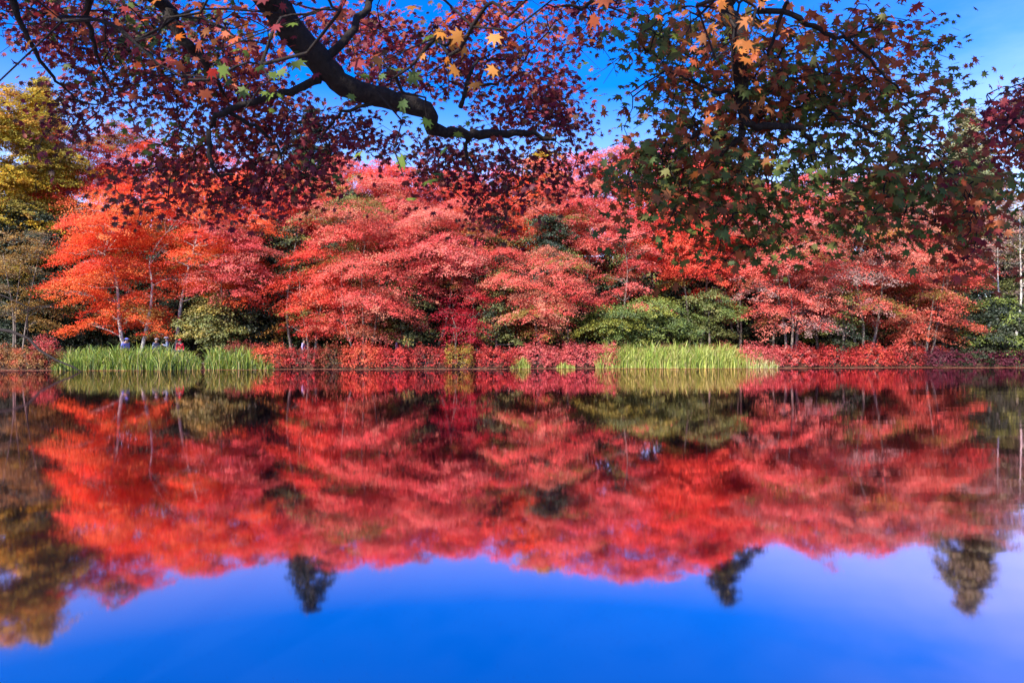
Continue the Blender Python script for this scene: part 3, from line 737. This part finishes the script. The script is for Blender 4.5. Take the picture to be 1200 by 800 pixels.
def person(label, px, Yd, height, jacket, hat=None, rot=0.0, bend=0.0, arm=0.0):
    b = P(px, 405, Yd); gz = float(ground_z(b[0], Yd)) + 0.012
    root = empty('person', (b[0], Yd, gz)); root.rotation_euler = (0, 0, rot); root.scale = (height / 1.7,) * 3
    tag(root, label, 'person', 'people walking behind the hedge')
    f = lambda x, y, z: (x, y - bend * max(0, z - 0.95), z - 0.25 * bend * max(0, z - 0.95))
    J = [f(0, 0, .95), f(0, .01, 1.15), f(0, 0, 1.38), f(0, -.01, 1.48), f(0, -.03, 1.56), f(0, -.03, 1.66),
         f(.17, 0, 1.40), f(.23, .02, 1.13), f(.22, -.10 - .2 * arm, .92 + .35 * arm), f(-.17, 0, 1.40), f(-.23, .02, 1.13), f(-.22, -.08, .90),
         (.10, 0, .88), (.11, -.03, .48), (.11, .02, .07), (.11, -.12, .035), (-.10, 0, .88), (-.11, .02, .48), (-.11, .05, .07), (-.11, -.09, .035)]
    E = [(0, 1), (1, 2), (2, 3), (3, 4), (4, 5), (2, 6), (6, 7), (7, 8), (2, 9), (9, 10), (10, 11), (0, 12), (12, 13), (13, 14), (14, 15), (0, 16), (16, 17), (17, 18), (18, 19)]
    Rr = [(.14, .11), (.13, .10), (.15, .10), .055, (.075, .09), (.07, .085), .06, .045, .035, .06, .045, .035, .085, .06, .045, .035, .085, .06, .045, .035]
    skin_obj('body', J, E, Rr, M_SKIN, root)
    jk = [J[i] for i in (0, 1, 2, 6, 7, 9, 10)] + [tuple(np.array(J[8]) * .8 + np.array(J[7]) * .2), tuple(np.array(J[11]) * .8 + np.array(J[10]) * .2)]
    skin_obj('jacket', jk, [(0, 1), (1, 2), (2, 3), (3, 4), (4, 7), (2, 5), (5, 6), (6, 8)], [(.175, .14), (.165, .13), (.17, .125), .08, .062, .08, .062, .055, .055], jacket, root)
    skin_obj('trousers', [J[0], J[12], J[13], J[14], J[16], J[17], J[18]], [(0, 1), (1, 2), (2, 3), (0, 4), (4, 5), (5, 6)], [(.15, .12), .1, .075, .06, .1, .075, .06], M_TROUSER, root)
    hx, hy, hz = J[5]
    hm = MB()
    if hat:
        hm.ball((hx, hy, hz + .02), .115, 14, 6, (1, 1.1, .95), 0.0).tube([(hx, hy, hz + .015), (hx, hy, hz + .03)], [.18, .15], 16)
        q = hm.build('hat', hat, root)
    else:
        hm.ball((hx, hy + .02, hz + .0), .108, 14, 8, (1, 1.1, 1.05), -0.15)
        q = hm.build('hair', M_HAIR, root)
    q.location = (0, 0, 0)
    fm = MB()                                                       # nose, eyes
    fm.ball((hx, hy - .095, hz - .03), .016, 8, 6, (.8, 1.1, 1.4)); fm.ball((hx + .032, hy - .085, hz), .011, 8, 6); fm.ball((hx - .032, hy - .085, hz), .011, 8, 6)
    fo = fm.build('face', M_SKIN, root); fo.location = (0, 0, 0)
    return root
BLUE = solid('blue_violet_cloth', (0.16, 0.18, 0.62)); WHITE = solid('white_cloth', (0.72, 0.74, 0.78)); REDC = solid('red_cloth', (0.65, 0.03, 0.05))
SLATE = solid('slate_cloth', (0.20, 0.24, 0.36)); MAUVE = solid('mauve_cloth', (0.36, 0.30, 0.52)); PURPLE = solid('purple_cloth', (0.30, 0.20, 0.42))
person('person in blue violet jacket bending left of the pale twin trunks', 146, 45.6, 1.72, BLUE, BLUE, 0.9, 0.45)
person('person in slate jacket with white hat between twin trunks and leaning trunk', 182, 46.0, 1.66, SLATE, WHITE, 1.2, 0.15, 1.0)
person('person in white hat and blue jacket in front of the leaning trunk', 197, 45.4, 1.74, SLATE, WHITE, -1.3, 0.1, 1.0)
person('person in red hat and red jacket right of the leaning trunk', 211, 45.3, 1.58, REDC, REDC, 0.4)
person('person in mauve jacket behind the dark crimson hedge shrub', 356, 47.6, 1.62, MAUVE, None, 1.4)
person('person in purple jacket behind the rich red hedge shrub', 465, 47.9, 1.72, PURPLE, None, -1.4)

# ------------------------------------------------------------------ near maples overhanging the water
W1, W2 = 0.050, 0.058
def near_tree(label, base, limbs, blobs, shade, group, leaf_pal_default):
    root = empty('maple_tree', base); tag(root, label, 'maple tree', group)
    mb = MB(); nodes = []
    for li, (pts, rads) in enumerate(limbs):
        rads = [r_ * (0.95 if li == 0 else 0.72) for r_ in rads]
        ps = [np.array(p, float) for p in pts]
        # smooth the polyline
        out, ro = [], []
        for i in range(len(ps) - 1):
            p0, p1, p2, p3 = ps[max(i - 1, 0)], ps[i], ps[i + 1], ps[min(i + 2, len(ps) - 1)]
            for k in range(5):
                t_ = k / 5
                q = 0.5 * ((2 * p1) + (p2 - p0) * t_ + (2 * p0 - 5 * p1 + 4 * p2 - p3) * t_ ** 2 + (3 * p1 - p0 - 3 * p2 + p3) * t_ ** 3)
                out.append(q + rng.normal(0, 0.008, 3)); ro.append((rads[i] * (1 - t_) + rads[i + 1] * t_) * rng.uniform(0.93, 1.08))
        out.append(ps[-1]); ro.append(rads[-1])
        mb.tube(out, ro, 10); nodes += out
    NP = np.array(nodes)
    tw = mb; PO, NO, SZ, CO = [], [], [], []
    blobs = sorted(blobs, key=lambda b: np.linalg.norm(NP - P(b[0], b[1], b[4] + (0.5 if b[4] > 3 else 0)), axis=1).min())
    for b in blobs:
        cx, cy, rx_, ry_, Yd, nsp, pal, ls = b
        if Yd > 3: Yd += 0.6 if abs(ls - W1) < 1e-6 else 0.2
        pal = np.array(pal)
        for _ in range(int(nsp * (1.10 if Yd > 5.8 else 0.72))):
            a = rng.uniform(0, 6.28); q = math.sqrt(rng.random())
            yy = Yd + rng.uniform(-0.7, 0.7)
            c = P(cx + math.cos(a) * q * rx_, cy + math.sin(a) * q * ry_, yy)
            j = int(np.argmin(np.linalg.norm(NP - c, axis=1)))
            d0 = NP[j]
            if np.linalg.norm(d0 - c) > 1.3:            # far from any branch: the twig comes down from the crown above
                via = c + np.array([rng.normal(0, 0.15), rng.uniform(-0.3, 0.2), 0.0])
                via[2] = max(CAM_H + 0.56 * via[1] + rng.uniform(0.1, 0.4), c[2] + 0.2)
                d0 = NP[int(np.argmin(np.linalg.norm(NP - via, axis=1) + np.where(NP[:, 2] < CAM_H + 0.52 * NP[:, 1], 6.0, 0)))]
                up_ = curve_pts(d0, via, 0.08, 0.03, 6)
                tw.tube(up_, [0.012, 0.011, 0.010, 0.008, 0.007, 0.006], 5, cap=False)
                d0 = via
            pts = curve_pts(d0, c, 0.06, 0.12, 6)
            NP = np.concatenate([NP, np.array(pts[2:])])
            e = c + np.array([rng.normal(0, 0.20), rng.normal(0, 0.16), rng.uniform(-0.30, 0.03)])
            pts += curve_pts(c, e, 0.03, 0.1, 4)[1:]
            tw.tube(pts, [0.006 - 0.00055 * i for i in range(len(pts))], 5, cap=False)
            k = rng.integers(14, 24) if Yd > 3 else rng.integers(7, 14)
            base_c = pal[rng.integers(len(pal))]
            tt = rng.integers(3, len(pts), k)
            lp = np.array([pts[i] for i in tt]) + rng.normal(size=(k, 3)) * np.array([0.085, 0.085, 0.06]) * (ls / 0.04)
            PO.append(lp)
            NO.append(rng.normal(size=(k, 3)) * 0.5 + np.array([0, -0.75, 0.55]))
            SZ.append(rng.uniform(0.55, 1.2, k) * ls)
            cc = np.where(rng.random((k, 1)) < 0.3, pal[rng.integers(len(pal), size=k)], base_c)
            CO.append(cc * rng.uniform(0.75, 1.25, (k, 1)))
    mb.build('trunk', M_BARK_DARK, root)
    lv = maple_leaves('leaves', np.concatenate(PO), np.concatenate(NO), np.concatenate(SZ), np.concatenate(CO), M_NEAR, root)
    lv['kind'] = 'stuff'
    # unseen leaf mass above and behind the camera, added to shade the hanging leaves
    if shade:
        PO, NO, SZ, CO = [], [], [], []
        pal = np.array(leaf_pal_default)
        for (cx, cy, cz, rx_, ry_, rz_, n_) in shade:
            n_ = int(n_ * 0.32)
            u = rng.normal(size=(n_, 3)); u = norm(u) * rng.random((n_, 1)) ** 0.4
            p = np.array([cx, cy, cz]) + u * np.array([rx_, ry_, rz_])
            PO.append(p); NO.append(rng.normal(size=(n_, 3)) * 0.5 + np.array([0, 0, 0.8])); SZ.append(rng.uniform(0.10, 0.18, n_))
            CO.append(pal[rng.integers(len(pal), size=n_)] * rng.uniform(0.7, 1.2, (n_, 1)))
        sh = leaf_quads('crown', np.concatenate(PO), np.concatenate(NO), np.concatenate(SZ), np.concatenate(CO), M_NEAR, root, aspect=0.75)
    return root

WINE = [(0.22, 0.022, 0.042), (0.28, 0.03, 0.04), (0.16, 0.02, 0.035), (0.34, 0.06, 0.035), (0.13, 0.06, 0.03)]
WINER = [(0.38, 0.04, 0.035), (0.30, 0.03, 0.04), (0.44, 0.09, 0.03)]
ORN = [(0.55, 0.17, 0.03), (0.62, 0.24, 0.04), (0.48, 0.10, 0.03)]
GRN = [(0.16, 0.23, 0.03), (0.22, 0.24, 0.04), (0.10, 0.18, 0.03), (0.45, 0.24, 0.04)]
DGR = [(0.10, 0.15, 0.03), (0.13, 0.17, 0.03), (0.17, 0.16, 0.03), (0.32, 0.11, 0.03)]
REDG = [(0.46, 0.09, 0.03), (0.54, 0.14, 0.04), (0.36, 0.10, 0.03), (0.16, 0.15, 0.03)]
G_NEAR = 'near maples overhanging the pond'

def LP(*q): return [P(*a) for a in q]
tb = (-4.4, -2.2, 0.3)
limbs_l = [
    ([(-4.4, -2.2, -0.1), (-4.3, -1.9, 1.6), (-4.0, -1.2, 3.4), (-3.4, 0.6, 4.7), (-2.7, 3.0, 5.0)] + LP((300, -20, 5.0), (335, 28, 5.2), (375, 72, 5.3), (405, 100, 5.4), (450, 116, 5.5), (500, 130, 5.6), (507, 150, 5.7), (535, 156, 5.8), (570, 158, 5.9), (610, 155, 6.0), (650, 164, 6.1)),
     [0.26, 0.23, 0.20, 0.16, 0.14, 0.115, 0.11, 0.105, 0.09, 0.085, 0.075, 0.055, 0.045, 0.04, 0.03, 0.015]),
    (LP((378, 74, 5.3), (405, 45, 5.4), (430, 10, 5.6), (450, -30, 5.8)), [0.05, 0.045, 0.04, 0.035]),
    (LP((372, 92, 5.3), (350, 104, 5.2), (300, 118, 5.1), (262, 132, 5.0), (246, 148, 5.0), (247, 185, 5.0), (254, 203, 5.0), (275, 205, 5.1)), [0.05, 0.04, 0.032, 0.03, 0.028, 0.024, 0.02, 0.01]),
    (LP((262, 128, 5.0), (300, 150, 5.2), (312, 160, 5.3), (330, 180, 5.4), (322, 205, 5.4)), [0.022, 0.02, 0.016, 0.012, 0.006]),
    ([(-4.0, -1.2, 3.4), (-4.3, 1.5, 4.6)] + LP((150, -25, 4.8), (195, 20, 5.0), (220, 52, 5.1), (240, 75, 5.2), (262, 110, 5.4)), [0.14, 0.10, 0.07, 0.06, 0.05, 0.035, 0.015]),
    (LP((120, -40, 4.8), (100, 10, 5.0), (108, 45, 5.1), (116, 70, 5.2), (135, 112, 5.3)), [0.05, 0.03, 0.022, 0.015, 0.006]),
    (LP((10, -40, 4.8), (22, 20, 4.9), (45, 65, 5.0), (65, 95, 5.1), (95, 118, 5.2), (133, 126, 5.3)), [0.05, 0.028, 0.02, 0.014, 0.009, 0.004]),
    (LP((540, 125, 5.8), (550, 92, 5.9), (560, 70, 6.0), (585, 70, 6.1), (610, 62, 6.2)), [0.03, 0.022, 0.015, 0.01, 0.005]),
    (LP((545, 100, 5.8), (580, 98, 5.9), (605, 80, 6.0), (630, 50, 6.0)), [0.018, 0.014, 0.01, 0.005]),
    (LP((548, 158, 5.9), (547, 180, 5.9), (556, 200, 6.0), (560, 215, 6.0)), [0.03, 0.02, 0.012, 0.005]),
    (LP((450, 120, 5.5), (400, 132, 5.4), (385, 150, 5.4), (372, 168, 5.4)), [0.025, 0.018, 0.012, 0.005]),
    (LP((700, -30, 5.2), (690, 5, 5.1), (665, 8, 5.1), (640, 6, 5.0)), [0.03, 0.02, 0.012, 0.006]),
]
W1 = 0.050
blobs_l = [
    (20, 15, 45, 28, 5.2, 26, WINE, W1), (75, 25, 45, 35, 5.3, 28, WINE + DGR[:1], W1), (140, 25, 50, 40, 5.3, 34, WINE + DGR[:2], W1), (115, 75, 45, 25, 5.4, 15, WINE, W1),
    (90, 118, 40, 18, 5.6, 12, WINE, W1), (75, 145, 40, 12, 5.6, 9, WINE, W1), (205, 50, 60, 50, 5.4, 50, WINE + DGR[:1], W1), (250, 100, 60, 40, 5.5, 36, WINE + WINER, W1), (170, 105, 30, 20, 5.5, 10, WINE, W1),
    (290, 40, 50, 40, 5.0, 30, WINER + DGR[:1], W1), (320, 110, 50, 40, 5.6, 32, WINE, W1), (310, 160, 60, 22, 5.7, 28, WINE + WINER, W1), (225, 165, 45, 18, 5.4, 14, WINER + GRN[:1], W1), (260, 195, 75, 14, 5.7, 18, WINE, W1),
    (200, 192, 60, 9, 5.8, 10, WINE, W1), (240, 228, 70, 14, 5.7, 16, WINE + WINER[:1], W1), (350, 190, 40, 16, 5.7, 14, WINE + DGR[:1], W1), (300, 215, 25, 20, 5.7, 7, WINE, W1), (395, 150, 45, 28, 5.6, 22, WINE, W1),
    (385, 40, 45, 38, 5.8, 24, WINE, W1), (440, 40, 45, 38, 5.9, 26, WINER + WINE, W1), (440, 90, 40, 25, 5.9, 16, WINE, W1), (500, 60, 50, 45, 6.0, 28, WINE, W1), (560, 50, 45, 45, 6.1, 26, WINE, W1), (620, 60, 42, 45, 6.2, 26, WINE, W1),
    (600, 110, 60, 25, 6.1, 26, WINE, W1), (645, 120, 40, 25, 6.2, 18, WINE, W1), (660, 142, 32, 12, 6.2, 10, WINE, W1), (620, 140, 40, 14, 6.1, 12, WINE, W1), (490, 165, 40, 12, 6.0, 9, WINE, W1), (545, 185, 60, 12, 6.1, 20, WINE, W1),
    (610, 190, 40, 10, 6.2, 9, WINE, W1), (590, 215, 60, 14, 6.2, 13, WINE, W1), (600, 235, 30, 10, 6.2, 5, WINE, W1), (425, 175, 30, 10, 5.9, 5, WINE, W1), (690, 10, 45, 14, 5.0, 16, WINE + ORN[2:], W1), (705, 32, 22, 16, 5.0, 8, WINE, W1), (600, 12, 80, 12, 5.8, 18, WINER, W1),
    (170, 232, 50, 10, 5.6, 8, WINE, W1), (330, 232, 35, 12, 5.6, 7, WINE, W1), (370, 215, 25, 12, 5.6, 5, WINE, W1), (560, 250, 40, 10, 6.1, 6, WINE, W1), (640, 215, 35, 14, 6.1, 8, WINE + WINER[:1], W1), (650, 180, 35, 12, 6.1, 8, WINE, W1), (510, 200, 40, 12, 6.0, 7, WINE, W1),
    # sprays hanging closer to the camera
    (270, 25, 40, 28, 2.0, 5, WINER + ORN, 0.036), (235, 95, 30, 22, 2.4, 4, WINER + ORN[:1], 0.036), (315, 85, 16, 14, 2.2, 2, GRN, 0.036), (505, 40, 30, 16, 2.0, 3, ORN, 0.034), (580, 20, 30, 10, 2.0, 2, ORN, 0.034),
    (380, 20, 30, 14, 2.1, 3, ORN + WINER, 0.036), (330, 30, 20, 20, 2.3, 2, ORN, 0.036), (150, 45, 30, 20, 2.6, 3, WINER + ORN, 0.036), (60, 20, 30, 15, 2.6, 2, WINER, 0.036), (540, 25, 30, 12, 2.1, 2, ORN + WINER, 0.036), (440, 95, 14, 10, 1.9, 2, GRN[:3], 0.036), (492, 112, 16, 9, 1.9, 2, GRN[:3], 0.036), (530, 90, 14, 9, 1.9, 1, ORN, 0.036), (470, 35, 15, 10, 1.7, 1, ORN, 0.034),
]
near_tree('wine red maple with thick dark limb reaching over the pond from upper left', tb, limbs_l, blobs_l,
          [(-5.5, 0.5, 7.2, 4.0, 3.0, 1.5, 3800), (-1.2, 1.0, 7.6, 3.6, 2.8, 1.4, 3600), (-3.0, -3.0, 8.8, 4.5, 3.0, 1.5, 2600), (-7.5, 2.0, 6.2, 3.0, 2.0, 1.2, 1500)], G_NEAR, WINE)

tb2 = (4.6, -2.4, 0.3)
limbs_r = [
    ([(4.6, -2.4, -0.1), (4.4, -2.0, 1.8), (3.9, -0.8, 3.6), (2.9, 1.5, 4.4), (2.0, 3.4, 4.5)] + LP((862, -20, 4.3), (866, 40, 4.3), (866, 85, 4.4), (872, 130, 4.5), (868, 160, 4.5), (840, 185, 4.6)), [0.22, 0.2, 0.16, 0.12, 0.09, 0.06, 0.055, 0.05, 0.04, 0.025, 0.01]),
    (LP((870, 145, 4.5), (900, 148, 4.5), (930, 150, 4.6), (948, 160, 4.6), (975, 178, 4.7)), [0.035, 0.034, 0.03, 0.022, 0.01]),
    (LP((850, 160, 4.5), (820, 155, 4.5), (800, 175, 4.5), (785, 195, 4.5)), [0.025, 0.018, 0.012, 0.006]),
    ([(3.9, -0.8, 3.6), (3.2, 1.8, 4.3)] + LP((920, -25, 4.2), (928, 15, 4.2), (960, 36, 4.3), (995, 50, 4.4), (1035, 85, 4.5), (1065, 120, 4.6)), [0.08, 0.06, 0.03, 0.024, 0.02, 0.016, 0.012, 0.006]),
    (LP((990, 46, 4.4), (1015, 36, 4.4), (1045, 26, 4.4)), [0.014, 0.01, 0.004]),
    (LP((922, 0, 4.2), (905, 50, 4.3), (888, 85, 4.4), (868, 105, 4.4)), [0.02, 0.014, 0.01, 0.008]),
    (LP((970, 130, 4.6), (1010, 150, 4.6), (1040, 165, 4.7), (1080, 175, 4.7)), [0.012, 0.01, 0.008, 0.004]),
    (LP((860, 110, 4.4), (820, 100, 4.4), (790, 85, 4.5), (760, 60, 4.5)), [0.018, 0.013, 0.009, 0.004]),
]
W2 = 0.058
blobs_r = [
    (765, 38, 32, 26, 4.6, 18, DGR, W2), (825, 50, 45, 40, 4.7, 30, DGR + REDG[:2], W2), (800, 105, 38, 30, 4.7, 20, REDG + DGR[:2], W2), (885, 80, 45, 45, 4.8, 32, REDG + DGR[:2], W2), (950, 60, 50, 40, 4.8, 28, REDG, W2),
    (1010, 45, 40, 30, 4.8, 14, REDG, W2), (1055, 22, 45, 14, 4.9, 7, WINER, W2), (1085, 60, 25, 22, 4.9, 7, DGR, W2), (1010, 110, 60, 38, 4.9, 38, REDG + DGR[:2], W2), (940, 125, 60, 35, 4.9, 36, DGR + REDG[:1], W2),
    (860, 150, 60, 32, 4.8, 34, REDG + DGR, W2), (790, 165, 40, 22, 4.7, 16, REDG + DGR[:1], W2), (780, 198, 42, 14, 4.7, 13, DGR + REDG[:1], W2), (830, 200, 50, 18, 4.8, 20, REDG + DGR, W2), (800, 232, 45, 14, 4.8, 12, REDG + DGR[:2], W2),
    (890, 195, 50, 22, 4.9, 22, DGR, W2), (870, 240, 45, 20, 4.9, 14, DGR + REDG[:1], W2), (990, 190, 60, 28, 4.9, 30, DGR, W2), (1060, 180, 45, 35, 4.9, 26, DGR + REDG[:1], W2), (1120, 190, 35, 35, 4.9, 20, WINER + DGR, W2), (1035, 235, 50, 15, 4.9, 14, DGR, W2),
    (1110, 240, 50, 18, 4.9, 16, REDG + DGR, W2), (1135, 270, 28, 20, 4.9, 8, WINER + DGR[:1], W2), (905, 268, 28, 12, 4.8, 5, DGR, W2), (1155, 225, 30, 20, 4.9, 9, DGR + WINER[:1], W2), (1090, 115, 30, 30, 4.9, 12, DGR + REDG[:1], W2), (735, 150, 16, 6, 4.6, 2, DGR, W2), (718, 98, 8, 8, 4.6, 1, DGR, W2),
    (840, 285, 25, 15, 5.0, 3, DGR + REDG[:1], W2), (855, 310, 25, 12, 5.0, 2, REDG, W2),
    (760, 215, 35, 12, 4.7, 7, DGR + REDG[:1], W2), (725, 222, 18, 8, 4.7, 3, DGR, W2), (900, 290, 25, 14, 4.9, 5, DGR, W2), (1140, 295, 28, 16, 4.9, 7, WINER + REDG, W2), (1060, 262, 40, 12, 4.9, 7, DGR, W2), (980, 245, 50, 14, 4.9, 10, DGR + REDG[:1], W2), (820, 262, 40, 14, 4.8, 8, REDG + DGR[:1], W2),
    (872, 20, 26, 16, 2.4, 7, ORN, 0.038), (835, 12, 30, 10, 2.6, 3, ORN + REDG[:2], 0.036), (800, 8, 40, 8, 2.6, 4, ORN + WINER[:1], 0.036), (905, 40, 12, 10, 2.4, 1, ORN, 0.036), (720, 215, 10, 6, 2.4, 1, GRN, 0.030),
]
near_tree('maple with dark green and rust leaves hanging over the pond at upper right', tb2, limbs_r, blobs_r,
          [(2.4, 1.2, 7.0, 3.2, 2.4, 1.4, 3200), (5.2, 0.5, 7.6, 3.2, 2.6, 1.5, 2800), (1.5, -2.5, 8.6, 4.0, 3.0, 1.4, 2200)], G_NEAR, REDG)

tb3 = (8.6, 1.2, 0.0)
tb3 = (8.6, -3.0, 0.35)
limbs_e = [([(8.6, -3.0, -0.1), (8.4, -2.4, 1.8), (7.6, 0.5, 3.8), (5.6, 3.6, 4.2)] + LP((1260, 70, 5.4), (1215, 115, 5.4), (1190, 140, 5.4), (1168, 158, 5.4)), [0.16, 0.14, 0.10, 0.05, 0.03, 0.02, 0.012, 0.005])]
blobs_e = [(1185, 150, 22, 32, 5.4, 20, WINER + WINE, W1), (1200, 115, 18, 16, 5.4, 8, WINE, W1), (1170, 130, 14, 10, 5.4, 4, WINE, W1), (1215, 150, 25, 40, 5.4, 14, WINER, W1), (1180, 190, 22, 14, 5.4, 6, WINER, W1)]
near_tree('red maple branch tips entering at the right edge above the pond', tb3, limbs_e, blobs_e, [(5.6, 1.6, 6.6, 1.8, 1.6, 1.0, 1300)], G_NEAR, WINER)
